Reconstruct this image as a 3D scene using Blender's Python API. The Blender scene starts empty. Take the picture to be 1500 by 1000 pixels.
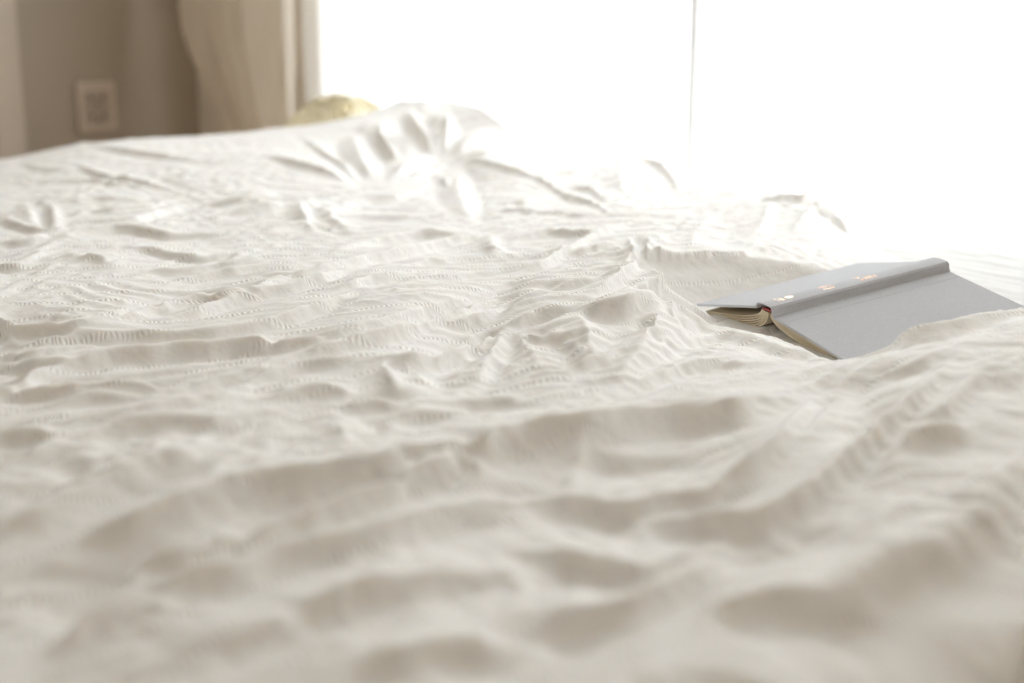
import bpy, bmesh, math, random
import numpy as np
from mathutils import Vector, Matrix

# ------------------------------------------------------------------ camera, sky, exposure
MZ = 0.50                 # mattress top above the floor
CAMH = 0.32               # lens above the mattress
F = 50 / 36 * 1500        # focal length in pixels of the 1500 x 1000 frame
TH = math.atan(500 / F)   # downward pitch
SC = bpy.context.scene
COL = SC.collection

cam_d = bpy.data.cameras.new('camera')
cam = bpy.data.objects.new('camera', cam_d)
COL.objects.link(cam)
cam.location = (0, 0, MZ + CAMH)
cam.rotation_euler = (math.pi / 2 - TH, 0, 0)
cam_d.lens = 50
cam_d.sensor_width = 36
cam_d.clip_start = 0.02
cam_d.dof.use_dof = True
cam_d.dof.focus_distance = 1.30
cam_d.dof.aperture_fstop = 3.5
SC.camera = cam

world = bpy.data.worlds.new('overcast_sky')
SC.world = world
world.use_nodes = True
bg = world.node_tree.nodes['Background']
bg.inputs[0].default_value = (0.93, 0.97, 1.0, 1)
bg.inputs[1].default_value = 6.0

SC.view_settings.view_transform = 'Standard'
SC.view_settings.look = 'None'
SC.view_settings.gamma = 1
SC.view_settings.use_curve_mapping = False
SC.view_settings.exposure = 0.13
SC.cycles.max_bounces = 12
SC.cycles.diffuse_bounces = 6
SC.cycles.transparent_max_bounces = 12
SC.cycles.transmission_bounces = 8
SC.cycles.caustics_reflective = False
SC.cycles.caustics_refractive = False

# ------------------------------------------------------------------ frame of the bed
eS = np.array([0.6925, -0.7214])      # along the bed, away from the tan wall
eT = np.array([-0.7214, -0.6925])     # across the bed, away from the window
A0 = np.array([-0.44, 3.03])          # bed corner nearest the window and the tan wall
BL, BW = 2.19, 1.60
K0 = A0 - 0.90 * eS - 0.30 * eT       # room corner
ROOM_S, ROOM_T, ROOM_H = 4.6, 4.2, 3.20


def at(px, py, z):
    """point of the horizontal plane z (over the mattress) seen at a pixel"""
    x = (px - 750) / F
    v = (500 - py) / F
    d = np.array([x, math.cos(TH) + v * math.sin(TH), -math.sin(TH) + v * math.cos(TH)])
    k = (z - CAMH) / d[2]
    return d[:2] * k


def st(p):
    r = np.asarray(p) - A0
    return np.array([r @ eS, r @ eT])


def xy(s, t, o=A0):
    return o + s * eS + t * eT


# ------------------------------------------------------------------ materials
def mat(name, color, rough=0.7, **kw):
    m = bpy.data.materials.new(name)
    m.use_nodes = True
    b = m.node_tree.nodes['Principled BSDF']
    b.inputs['Base Color'].default_value = (*color, 1)
    b.inputs['Roughness'].default_value = rough
    for k, v in kw.items():
        b.inputs[k.replace('_', ' ')].default_value = v
    return m


class NT:
    """small helper to write node chains"""
    def __init__(self, m):
        self.t = m.node_tree
        self.b = self.t.nodes.get('Principled BSDF')

    def n(self, typ, **kw):
        nd = self.t.nodes.new(typ)
        for k, v in kw.items():
            setattr(nd, k, v)
        return nd

    def link(self, a, b):
        self.t.links.new(a, b)

    def math(self, op, a, b=None, clamp=False):
        nd = self.n('ShaderNodeMath', operation=op)
        nd.use_clamp = clamp
        for i, v in enumerate((a, b)):
            if v is None:
                continue
            if isinstance(v, (int, float)):
                nd.inputs[i].default_value = v
            else:
                self.link(v, nd.inputs[i])
        return nd.outputs[0]

    def noise(self, vec, scale, detail=2.0, rough=0.5):
        nd = self.n('ShaderNodeTexNoise')
        nd.inputs['Scale'].default_value = scale
        nd.inputs['Detail'].default_value = detail
        nd.inputs['Roughness'].default_value = rough
        if vec is not None:
            self.link(vec, nd.inputs['Vector'])
        return nd.outputs['Fac']

    def bump(self, h, strength, dist):
        nd = self.n('ShaderNodeBump')
        nd.inputs['Strength'].default_value = strength
        nd.inputs['Distance'].default_value = dist
        self.link(h, nd.inputs['Height'])
        self.link(nd.outputs[0], self.b.inputs['Normal'])


def plaster(name, color, scale=60, dist=0.0006):
    m = mat(name, color, 0.9)
    q = NT(m)
    tc = q.n('ShaderNodeTexCoord')
    q.bump(q.noise(tc.outputs['Object'], scale, 4), 0.5, dist)
    return m


def seersucker():
    m = mat('white_seersucker_cotton', (0.89, 0.872, 0.848), 0.85)
    q = NT(m)
    q.b.inputs['Subsurface Weight'].default_value = 0.35
    q.b.inputs['Subsurface Radius'].default_value = (1.0, 0.85, 0.7)
    q.b.inputs['Subsurface Scale'].default_value = 0.006
    q.b.inputs['Sheen Weight'].default_value = 0.1
    q.b.inputs['Sheen Roughness'].default_value = 0.5
    uv = q.n('ShaderNodeUVMap')
    uv.uv_map = 'UVMap'
    sep = q.n('ShaderNodeSeparateXYZ')
    q.link(uv.outputs[0], sep.inputs[0])
    u, v = sep.outputs[0], sep.outputs[1]
    wob = q.noise(uv.outputs[0], 14, 2)
    v2 = q.math('ADD', v, q.math('MULTIPLY', q.math('SUBTRACT', wob, 0.5), 0.012))
    # distance to the closest gathered line, 4.4 cm apart
    fr = q.math('FRACT', q.math('DIVIDE', v2, 0.044))
    dist = q.math('ABSOLUTE', q.math('SUBTRACT', fr, 0.5))
    band = q.math('SUBTRACT', 1.0, q.math('DIVIDE', dist, 0.105), clamp=True)
    # gathers along the line
    j = q.noise(uv.outputs[0], 90, 1)
    ph = q.math('ADD', q.math('MULTIPLY', u, 2 * math.pi / 0.0046), q.math('MULTIPLY', j, 9.0))
    puck = q.math('MULTIPLY', q.math('SINE', ph), band)
    amp = q.noise(uv.outputs[0], 25, 1)
    puck = q.math('MULTIPLY', puck, q.math('MULTIPLY', amp, 1.5))
    groove = q.math('MULTIPLY', q.math('POWER', band, 2.0), -0.22)
    tco = q.n('ShaderNodeTexCoord')
    crumple = q.noise(tco.outputs['Object'], 60, 2, 0.5)
    rid = q.n('ShaderNodeTexNoise', noise_type='RIDGED_MULTIFRACTAL')
    rid.inputs['Scale'].default_value = 16
    rid.inputs['Detail'].default_value = 2.5
    rid.inputs['Roughness'].default_value = 0.55
    rid.inputs['Distortion'].default_value = 0.6
    mpr = q.n('ShaderNodeMapping')
    mpr.inputs['Rotation'].default_value = (0, 0, -0.8)
    mpr.inputs['Scale'].default_value = (0.55, 1.3, 1.0)
    q.link(tco.outputs['Object'], mpr.inputs[0])
    q.link(mpr.outputs[0], rid.inputs['Vector'])
    fine = q.noise(uv.outputs[0], 420, 2)
    h = q.math('ADD', q.math('MULTIPLY', puck, 0.42), groove)
    h = q.math('ADD', h, q.math('MULTIPLY', crumple, 1.6))
    h = q.math('ADD', h, q.math('MULTIPLY', rid.outputs['Fac'], 2.2))
    h = q.math('ADD', h, q.math('MULTIPLY', fine, 0.12))
    q.bump(h, 1.0, 0.0011)
    return m


def cloth_plain(name, color, scale=40, dist=0.001, rough=0.85):
    m = mat(name, color, rough)
    q = NT(m)
    tc = q.n('ShaderNodeTexCoord')
    q.bump(q.noise(tc.outputs['Object'], scale, 4, 0.6), 0.8, dist)
    return m


def sheer(name, color, transl, transp):
    m = bpy.data.materials.new(name)
    m.use_nodes = True
    t = m.node_tree
    t.nodes.clear()
    out = t.nodes.new('ShaderNodeOutputMaterial')
    d = t.nodes.new('ShaderNodeBsdfDiffuse')
    d.inputs[0].default_value = (*color, 1)
    tr = t.nodes.new('ShaderNodeBsdfTranslucent')
    tr.inputs[0].default_value = (*color, 1)
    tp = t.nodes.new('ShaderNodeBsdfTransparent')
    m1 = t.nodes.new('ShaderNodeMixShader')
    m1.inputs[0].default_value = transl
    m2 = t.nodes.new('ShaderNodeMixShader')
    m2.inputs[0].default_value = transp
    t.links.new(d.outputs[0], m1.inputs[1])
    t.links.new(tr.outputs[0], m1.inputs[2])
    t.links.new(m1.outputs[0], m2.inputs[1])
    t.links.new(tp.outputs[0], m2.inputs[2])
    t.links.new(m2.outputs[0], out.inputs[0])
    return m


def glass():
    m = bpy.data.materials.new('window_glass')
    m.use_nodes = True
    t = m.node_tree
    t.nodes.clear()
    out = t.nodes.new('ShaderNodeOutputMaterial')
    g = t.nodes.new('ShaderNodeBsdfGlossy')
    g.inputs['Roughness'].default_value = 0.02
    tp = t.nodes.new('ShaderNodeBsdfTransparent')
    mx = t.nodes.new('ShaderNodeMixShader')
    mx.inputs[0].default_value = 0.06
    t.links.new(tp.outputs[0], mx.inputs[1])
    t.links.new(g.outputs[0], mx.inputs[2])
    t.links.new(mx.outputs[0], out.inputs[0])
    return m


def wood(name, c1, c2):
    m = mat(name, c1, 0.5)
    q = NT(m)
    tc = q.n('ShaderNodeTexCoord')
    mp = q.n('ShaderNodeMapping')
    mp.inputs['Scale'].default_value = (1, 14, 1)
    q.link(tc.outputs['Object'], mp.inputs[0])
    nz = q.noise(mp.outputs[0], 6, 5)
    rp = q.n('ShaderNodeMix', data_type='RGBA')
    q.link(nz, rp.inputs['Factor'])
    rp.inputs['A'].default_value = (*c1, 1)
    rp.inputs['B'].default_value = (*c2, 1)
    q.link(rp.outputs['Result'], q.b.inputs['Base Color'])
    return m


def book_cloth():
    m = mat('grey_book_cloth', (0.50, 0.49, 0.495), 0.75)
    q = NT(m)
    uv = q.n('ShaderNodeTexCoord')
    w1 = q.n('ShaderNodeTexWave')
    w1.inputs['Scale'].default_value = 700
    w1.inputs['Distortion'].default_value = 2
    q.link(uv.outputs['Object'], w1.inputs[0])
    nz = q.noise(uv.outputs['Object'], 900, 2)
    nl = q.noise(uv.outputs['Object'], 350, 3)
    mx = q.n('ShaderNodeMix', data_type='RGBA')
    q.link(nl, mx.inputs['Factor'])
    mx.inputs['A'].default_value = (0.505, 0.51, 0.535, 1)
    mx.inputs['B'].default_value = (0.615, 0.62, 0.65, 1)
    q.link(mx.outputs['Result'], q.b.inputs['Base Color'])
    q.bump(q.math('ADD', w1.outputs['Fac'], nz), 0.35, 0.0002)
    return m


def page_edge():
    m = mat('cream_page_edges', (0.74, 0.62, 0.44), 0.8)
    q = NT(m)
    uv = q.n('ShaderNodeUVMap')
    uv.uv_map = 'UVMap'
    sep = q.n('ShaderNodeSeparateXYZ')
    q.link(uv.outputs[0], sep.inputs[0])
    nz = q.n('ShaderNodeTexNoise')
    nz.noise_dimensions = '1D'
    nz.inputs['Scale'].default_value = 5200
    q.link(sep.outputs[1], nz.inputs['W'])
    mx = q.n('ShaderNodeMix', data_type='RGBA')
    q.link(nz.outputs['Fac'], mx.inputs['Factor'])
    mx.inputs['A'].default_value = (0.60, 0.49, 0.33, 1)
    mx.inputs['B'].default_value = (0.82, 0.71, 0.52, 1)
    q.link(mx.outputs['Result'], q.b.inputs['Base Color'])
    q.bump(nz.outputs['Fac'], 0.4, 0.0002)
    return m


M = dict(
    duvet=seersucker(),
    sheet=cloth_plain('white_cotton_sheet', (0.72, 0.715, 0.70), 60, 0.0012),
    base=cloth_plain('oatmeal_bed_base_fabric', (0.42, 0.37, 0.31), 200, 0.0006),
    legwood=wood('bed_leg_oak', (0.38, 0.24, 0.13), (0.48, 0.32, 0.19)),
    yellow=cloth_plain('pale_yellow_cotton', (0.90, 0.82, 0.60), 60, 0.0015),
    tan=plaster('tan_wall_paint', (0.395, 0.33, 0.262)),
    cream=plaster('warm_white_wall_paint', (0.86, 0.79, 0.695)),
    ceil=plaster('ceiling_paint', (0.88, 0.86, 0.82)),
    floor=wood('pale_oak_floor', (0.56, 0.44, 0.32), (0.64, 0.52, 0.39)),
    trim=mat('taupe_trim_paint', (0.52, 0.44, 0.355), 0.5),
    trimdark=mat('taupe_socket_plastic', (0.40, 0.32, 0.25), 0.45),
    white=mat('white_window_paint', (0.80, 0.80, 0.78), 0.4),
    sheer=sheer('white_sheer_voile', (0.93, 0.93, 0.92), 0.62, 0.16),
    hem=sheer('stitched_voile_hem', (0.76, 0.76, 0.75), 0.18, 0.0),
    drape=sheer('beige_linen_drape', (0.88, 0.815, 0.72), 0.42, 0.0),
    glass=glass(),
    plate=mat('beige_outlet_plastic', (0.55, 0.45, 0.365), 0.4),
    dark=mat('dark_socket_holes', (0.03, 0.028, 0.025), 0.6),
    bookcloth=book_cloth(),
    endpaper=mat('brown_endpaper', (0.55, 0.49, 0.38), 0.9),  # one even brown for the paper inside the covers
    pages=page_edge(),
    copper=mat('copper_foil', (0.92, 0.56, 0.36), 0.30, Metallic=0.85),
    red=mat('red_headband', (0.42, 0.05, 0.05), 0.7),
    metal=mat('brushed_steel', (0.55, 0.54, 0.52), 0.35, Metallic=1.0),
    outside=plaster('pale_concrete', (0.55, 0.55, 0.54), 20),
)


# ------------------------------------------------------------------ mesh helpers
def link(name, me, m, parent=None, smooth=False, **tags):
    o = bpy.data.objects.new(name, me)
    COL.objects.link(o)
    if m is not None:
        me.materials.append(m)
    if smooth:
        me.polygons.foreach_set('use_smooth', [True] * len(me.polygons))
    if parent is not None:
        o.parent = parent
    for k, v in tags.items():
        o[k] = v
    return o


def empty(name, loc, rz=0, **tags):
    o = bpy.data.objects.new(name, None)
    COL.objects.link(o)
    o.location = loc
    o.rotation_euler = (0, 0, rz)
    for k, v in tags.items():
        o[k] = v
    return o


def box_mesh(name, c, d, bevel=0.0, seg=2):
    bm = bmesh.new()
    bmesh.ops.create_cube(bm, size=1)
    for v in bm.verts:
        v.co = Vector((c[0] + v.co.x * d[0], c[1] + v.co.y * d[1], c[2] + v.co.z * d[2]))
    if bevel:
        bmesh.ops.bevel(bm, geom=bm.edges[:], offset=bevel, segments=seg, affect='EDGES', profile=0.5)
    me = bpy.data.meshes.new(name)
    bm.to_mesh(me)
    bm.free()
    return me


def grid_mesh(name, P, uv=None, close_u=False):
    """P: (n, m, 3) array of points"""
    n, m = P.shape[:2]
    idx = np.arange(n * m).reshape(n, m)
    a = idx[:-1, :-1].ravel()
    b = idx[1:, :-1].ravel()
    c = idx[1:, 1:].ravel()
    d = idx[:-1, 1:].ravel()
    f = np.stack([a, b, c, d], 1)
    me = bpy.data.meshes.new(name)
    me.vertices.add(n * m)
    me.vertices.foreach_set('co', P.reshape(-1).astype(np.float32))
    me.loops.add(f.size)
    me.loops.foreach_set('vertex_index', f.reshape(-1).astype(np.int32))
    me.polygons.add(len(f))
    me.polygons.foreach_set('loop_start', np.arange(0, f.size, 4, dtype=np.int32))
    me.polygons.foreach_set('loop_total', np.full(len(f), 4, dtype=np.int32))
    me.update(calc_edges=True)
    if uv is not None:
        l = me.uv_layers.new(name='UVMap')
        l.data.foreach_set('uv', uv.reshape(-1, 2)[f.reshape(-1)].reshape(-1).astype(np.float32))
    return me


def smooth01(x):
    x = np.clip(x, 0, 1)
    return x * x * (3 - 2 * x)


# gradient noise
def perlin(x, y, seed=0):
    rng = np.random.RandomState(seed)
    ang = rng.rand(256, 256) * 2 * np.pi
    gx, gy = np.cos(ang), np.sin(ang)
    xi = np.floor(x).astype(int)
    yi = np.floor(y).astype(int)
    xf, yf = x - xi, y - yi
    u = xf ** 3 * (xf * (xf * 6 - 15) + 10)
    v = yf ** 3 * (yf * (yf * 6 - 15) + 10)

    def g(i, j, dx, dy):
        a, b = (xi + i) & 255, (yi + j) & 255
        return gx[a, b] * dx + gy[a, b] * dy
    n00, n10 = g(0, 0, xf, yf), g(1, 0, xf - 1, yf)
    n01, n11 = g(0, 1, xf, yf - 1), g(1, 1, xf - 1, yf - 1)
    return 1.5 * ((n00 * (1 - u) + n10 * u) * (1 - v) + (n01 * (1 - u) + n11 * u) * v)


def spline(pts, n=10):
    p = np.asarray(pts, float)
    q = np.vstack([2 * p[0] - p[1], p, 2 * p[-1] - p[-2]])
    out = []
    for i in range(1, len(q) - 2):
        for k in range(n):
            t = k / n
            out.append(0.5 * (2 * q[i] + (q[i + 1] - q[i - 1]) * t
                              + (2 * q[i - 1] - 5 * q[i] + 4 * q[i + 1] - q[i + 2]) * t * t
                              + (3 * q[i] - q[i - 1] - 3 * q[i + 1] + q[i + 2]) * t ** 3))
    out.append(p[-1])
    return np.array(out)


def tps(px, pz, reg):
    """thin plate spline through scattered heights"""
    n = len(px)
    d = np.linalg.norm(px[:, None] - px[None], axis=2)
    Kk = np.where(d > 0, d * d * np.log(d + 1e-12), 0) + reg * np.eye(n)
    P = np.hstack([np.ones((n, 1)), px])
    L = np.zeros((n + 3, n + 3))
    L[:n, :n] = Kk
    L[:n, n:] = P
    L[n:, :n] = P.T
    w = np.linalg.solve(L, np.concatenate([pz, np.zeros(3)]))

    def f(x, y):
        out = w[n] + w[n + 1] * x + w[n + 2] * y
        for i in range(n):
            r2 = (x - px[i, 0]) ** 2 + (y - px[i, 1]) ** 2
            out = out + w[i] * 0.5 * r2 * np.log(r2 + 1e-12)
        return out
    return f


# ------------------------------------------------------------------ the room
def room_pt(u, v, z):
    p = xy(u, v, K0)
    return Vector((p[0], p[1], z))


ROT = math.atan2(eS[1], eS[0])        # local x runs along the window wall, local -y into the room


def room_box(name, u0, u1, v0, v1, z0, z1, m, parent=None, bevel=0.0, **tags):
    """box given in room coordinates: u along the window wall, v into the room"""
    me = box_mesh(name, ((u0 + u1) / 2, -(v0 + v1) / 2, (z0 + z1) / 2), (u1 - u0, v1 - v0, z1 - z0), bevel)
    o = link(name, me, m, parent, **tags)
    if parent is None:
        o.location = (K0[0], K0[1], 0)
        o.rotation_euler = (0, 0, ROT)
    return o


W0, W1, WZ0, WZ1 = 0.68, 3.15, 0.06, 3.00
floor = room_box('floor', 0, ROOM_S, 0, ROOM_T, -0.12, -0.004, M['legwood'], kind='structure')
room_box('ceiling', -0.1, ROOM_S + 0.1, -0.15, ROOM_T + 0.1, ROOM_H, ROOM_H + 0.12, M['ceil'], kind='structure')
room_box('wall_left', -0.12, 0, -0.15, ROOM_T + 0.1, -0.12, ROOM_H, M['tan'], kind='structure')
room_box('wall_right', ROOM_S, ROOM_S + 0.12, -0.15, ROOM_T + 0.1, -0.12, ROOM_H, M['cream'], kind='structure')
room_box('wall_back', 0, ROOM_S, ROOM_T, ROOM_T + 0.12, -0.12, ROOM_H, M['cream'], kind='structure')
# window wall with its opening: four pieces of one mesh
bm = bmesh.new()
for (a, b, c, d) in ((0, W0, -0.12, ROOM_H), (W1, ROOM_S, -0.12, ROOM_H), (W0, W1, -0.12, WZ0), (W0, W1, WZ1, ROOM_H)):
    r = bmesh.ops.create_cube(bm, size=1)
    for v in r['verts']:
        v.co = Vector(((a + b) / 2 + v.co.x * (b - a), 0.075 + v.co.y * 0.15, (c + d) / 2 + v.co.z * (d - c)))
me = bpy.data.meshes.new('wall_window')
bm.to_mesh(me)
bm.free()
o = link('wall_window', me, M['cream'], kind='structure')
o.location = (K0[0], K0[1], 0)
o.rotation_euler = (0, 0, ROT)
room_box('baseboard_left', 0, 0.014, 0.0, 0.50, 0, 0.09, M['trim'], kind='structure')
# oak planks of the floor
pl = box_mesh('plank', (0, 0, -0.002), (1.53, 0.139, 0.004), 0.0008, 1)
pl.materials.append(M['floor'])
for i in range(30):
    v = 0.07 + i * 0.14
    off = -(i * 0.61) % 1.53 - 1.53
    u = off + 0.765
    while u < ROOM_S + 0.7:
        if u - 0.765 >= -0.9 and u + 0.765 <= ROOM_S + 0.9:
            l0, l1 = max(0, u - 0.764), min(ROOM_S, u + 0.764)
            if l1 - l0 > 0.05:
                p = bpy.data.objects.new('plank', pl)
                COL.objects.link(p)
                p.parent = floor
                p.location = ((l0 + l1) / 2, -v, 0)
                p.scale = ((l1 - l0) / 1.53, 1, 1)
        u += 1.53

# window: frame, two leaves, panes
win = empty('window_1', (K0[0], K0[1], 0), ROT, kind='structure')
room_box('frame', W0, W1, -0.10, -0.06, WZ0, WZ0 + 0.05, M['white'], win)
room_box('frame', W0, W1, -0.10, -0.06, WZ1 - 0.05, WZ1, M['white'], win)
nleaf = 2
lw = (W1 - W0) / nleaf
for i in range(nleaf + 1):
    c = W0 + i * lw
    a = max(W0, c - 0.035)
    b = min(W1, c + 0.035)
    room_box('mullion', a, b, -0.10, -0.06, WZ0 + 0.05, WZ1 - 0.05, M['white'], win)
for i in range(nleaf):
    room_box('pane', W0 + i * lw + 0.035, W0 + (i + 1) * lw - 0.035, -0.085, -0.079, WZ0 + 0.05, WZ1 - 0.05, M['glass'], win)
room_box('ground', -3, 9, -9, -0.15, -0.30, -0.12, M['outside'], kind='structure')

# door casing at the far left of the tan wall, with the door in it
tr = empty('door_1', (K0[0], K0[1], 0), ROT, kind='structure')
room_box('casing', 0, 0.022, 0.505, 0.58, 0, 2.12, M['trim'], tr, 0.003)
room_box('casing', 0, 0.022, 1.42, 1.495, 0, 2.12, M['trim'], tr, 0.003)
room_box('casing', 0, 0.022, 0.58, 1.42, 2.045, 2.12, M['trim'], tr, 0.003)
room_box('leaf', 0, 0.010, 0.584, 1.416, 0.008, 2.041, M['trim'], tr, 0.002)
for (z0, z1) in ((0.2, 0.95), (1.1, 1.9)):
    room_box('panel', 0.010, 0.016, 0.70, 1.30, z0, z1, M['trim'], tr, 0.003)


# ------------------------------------------------------------------ curtains
def curtain(name, m, u0, u1, z0, z1, v, amp, wl, seed, label, group=None, edge=None, nz=60, hem=None):
    nu = int((u1 - u0) / 0.006)
    zz = np.linspace(z0, z1, nz)
    U, Z = np.meshgrid(np.linspace(u0, u1, nu), zz, indexing='ij')
    r = (U - u0) / (u1 - u0)
    ph = 2 * np.pi * U / wl + 1.6 * perlin(U / wl * 0.6, Z * 0.5, seed)
    a = amp * (0.75 + 0.5 * perlin(U / wl * 0.35 + 7, Z * 0.3, seed + 1))
    V = v + a * np.sin(ph) + 0.35 * a * np.sin(2 * ph + 1.3)
    if edge is not None:
        U, V = edge(U, V, Z, r)
    P = np.stack([U, -V, Z], 2)
    o = link(name, grid_mesh(name, P), m, smooth=True, label=label, category='curtain')
    if group:
        o['group'] = group
    o.location = (K0[0], K0[1], 0)
    o.rotation_euler = (0, 0, ROT)
    if hem:
        c_ = (U[:, 0] >= hem[0]) & (U[:, 0] <= hem[1])
        Ph = P[c_].copy()
        Ph[..., 1] -= 0.0025
        link('hem', grid_mesh('hem', Ph), M['hem'], o, smooth=True)
    return o


# where the two sheer panels meet
d_meet = 1.808
curtain('sheer_curtain', M['sheer'], 0.60, d_meet + 0.02, 0.012, 3.08, 0.075, 0.012, 0.135, 3,
        'white sheer curtain panel hanging next to the beige drape', hem=(d_meet - 0.012, d_meet + 0.021))
curtain('sheer_curtain', M['sheer'], d_meet - 0.02, 3.25, 0.012, 3.08, 0.125, 0.012, 0.150, 11,
        'white sheer curtain panel hanging behind the open book', hem=(d_meet - 0.021, d_meet + 0.012))


def swept(U, V, Z, r):
    # the drape is gathered low down towards the window
    k = smooth01((0.80 - Z) / 0.42)
    left = 0.195 + 0.245 * k
    right = 0.68 - 0.02 * k
    U2 = left + r * (right - left)
    V2 = 0.15 + (V - 0.15) * (1 + 0.4 * k)
    return U2, V2


curtain('drape', M['drape'], 0.03, 0.50, 0.02, 3.08, 0.15, 0.020, 0.155, 23,
        'beige linen drape swept aside at the corner of the tan wall', edge=swept)
rod = empty('curtain_rod', (K0[0], K0[1], 0), ROT, label='steel curtain rod above the window carrying drape and sheers', category='curtain rod')
bm = bmesh.new()
bmesh.ops.create_cone(bm, cap_ends=True, segments=20, radius1=0.011, radius2=0.011, depth=3.30,
                      matrix=Matrix.Translation((1.67, -0.105, 3.095)) @ Matrix.Rotation(math.pi / 2, 4, 'Y'))
me = bpy.data.meshes.new('rod')
bm.to_mesh(me)
bm.free()
link('rod', me, M['metal'], rod, smooth=True)
for u in (0.06, 1.67, 3.28):
    link('bracket', box_mesh('bracket', (u, -0.05, 3.095), (0.02, 0.10, 0.03), 0.003), M['metal'], rod)

# ------------------------------------------------------------------ wall outlet
oz = 0.555
out = empty('wall_outlet', (K0[0], K0[1], 0), ROT, label='square beige wall outlet plate low on the tan wall', category='outlet')
ov = 0.305
link('plate', box_mesh('plate', (0.006, -ov, oz), (0.012, 0.108, 0.124), 0.004), M['plate'], out)
link('socket', box_mesh('socket', (0.0125, -ov, oz - 0.002), (0.005, 0.072, 0.086), 0.002), M['trimdark'], out)
bm = bmesh.new()
bmesh.ops.create_cone(bm, cap_ends=True, segments=12, radius1=0.004, radius2=0.004, depth=0.002,
                      matrix=Matrix.Rotation(math.pi / 2, 4, 'Y'))
hole = bpy.data.meshes.new('contact_hole')
bm.to_mesh(hole)
bm.free()
hole.materials.append(M['dark'])
for (dy, dz) in ((-0.016, 0.022), (0.016, 0.022), (0, 0.006), (-0.016, -0.022), (0.016, -0.022), (0, -0.036)):
    h_ = bpy.data.objects.new('contact_hole', hole)
    COL.objects.link(h_)
    h_.parent = out
    h_.location = (0.0152, -ov + dy, oz + dz)

# ------------------------------------------------------------------ bed
bed = empty('bed', (A0[0], A0[1], 0), ROT, label='double bed with white fitted sheet standing beside the window', category='bed')
link('bed_base', box_mesh('bed_base', (BL / 2, -BW / 2, 0.19), (BL - 0.03, BW - 0.03, 0.16), 0.02), M['base'], bed)
for a in (0.08, BL - 0.08):
    for b in (0.08, BW - 0.08):
        link('leg', box_mesh('leg', (a, -b, 0.0575), (0.06, 0.06, 0.115), 0.006), M['legwood'], bed)
# mattress in its fitted sheet: rounded block with slack wrinkles on top
ns, nt = 300, 220
ss = np.concatenate([np.linspace(-0.26, 0, 16)[:-1], np.linspace(0, BL, ns), np.linspace(BL, BL + 0.26, 16)[1:]])
tt = np.concatenate([np.linspace(-0.26, 0, 16)[:-1], np.linspace(0, BW, nt), np.linspace(BW, BW + 0.26, 16)[1:]])


def roundover(c, lo, hi, r):
    """arc length c -> position, drop and outward tilt along a profile rounded at lo and hi"""
    pos = c.copy()
    drop = np.zeros_like(c)
    tilt = np.zeros_like(c)
    for sgn, e in ((1, hi), (-1, lo)):
        k = sgn * (c - e) + r            # distance past the start of the rounding
        a = np.clip(k / r, 0, np.pi / 2)
        on = k > 0
        rest = np.maximum(k - r * np.pi / 2, 0)
        pos = np.where(on, e + sgn * (-r + r * np.sin(a)), pos)
        drop = np.where(on, r * (1 - np.cos(a)) + rest, drop)
        tilt = np.where(on, sgn * a, tilt)
    return pos, drop, tilt


S, T = np.meshgrid(ss, tt, indexing='ij')
ps, ds, _ = roundover(S, 0, BL, 0.035)
pt, dt, _ = roundover(T, 0, BW, 0.035)
q = S + 0.35 * T
wr = 0.0035 * (1 - np.abs(perlin(S * 3.0 + 0.8 * perlin(S * 4, T * 4, 41), T * 26 + 2.0 * perlin(S * 3, T * 3, 42), 40))) ** 2 \
    + 0.002 * perlin(S * 6, T * 45 + 3 * perlin(S * 2, T * 3, 43), 44)
inside = smooth01(ps / 0.05) * smooth01((BL - ps) / 0.05) * smooth01(pt / 0.05) * smooth01((BW - pt) / 0.05)
Z = np.maximum(MZ - ds - dt + wr * inside - 0.004, 0.272)
link('mattress', grid_mesh('mattress', np.stack([ps, -pt, Z], 2)), M['sheet'], bed, smooth=True)

# ------------------------------------------------------------------ duvet
# broad shape: (pixel x, pixel y, height over the mattress)
BASE = [
    (0, 246, .045), (60, 226, .058), (150, 207, .072), (205, 203, .076), (262, 204, .074), (350, 197, .08), (430, 190, .086),
    (500, 178, .10), (560, 156, .124), (620, 152, .130), (700, 165, .120), (760, 205, .086), (830, 225, .060),
    (915, 236, .068), (985, 262, .054), (1050, 280, .045), (1115, 294, .056), (1205, 292, .058),
    (300, 228, .068), (150, 262, .055), (300, 290, .050), (400, 245, .074), (530, 278, .048), (640, 240, .058), (580, 235, .072),
    (700, 255, .060), (750, 330, .046), (500, 330, .046), (200, 350, .046), (50, 350, .046), (0, 400, .042), (150, 420, .048),
    (400, 420, .046), (600, 400, .046), (800, 400, .046), (900, 330, .048), (950, 400, .055), (1050, 400, .045),
    (1050, 340, .048), (1200, 350, .036), (1290, 368, .020),
    (0, 462, .052), (0, 525, .036), (200, 500, .044), (400, 520, .046), (600, 500, .050), (690, 545, .034), (800, 530, .044),
    (900, 470, .054), (960, 445, .054), (1008, 450, .042), (1030, 482, .020),
    (1060, 494, .024), (1150, 516, .025), (1235, 539, .024), (1310, 502, .050), (1400, 480, .062), (1500, 456, .066),
    (1100, 600, .055), (1300, 600, .060), (1450, 600, .064), (850, 612, .056), (700, 645, .055), (500, 650, .050), (300, 660, .050),
    (100, 660, .046), (0, 700, .044), (850, 720, .034), (700, 720, .038), (1000, 690, .038), (400, 760, .042), (100, 860, .032),
    (0, 900, .026), (300, 900, .042), (600, 850, .046), (900, 850, .046), (1200, 800, .046), (1400, 700, .055),
    (600, 1000, .046), (900, 960, .046), (200, 1000, .032), (1100, 965, .048), (1350, 880, .052), (1500, 760, .058),
]
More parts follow.
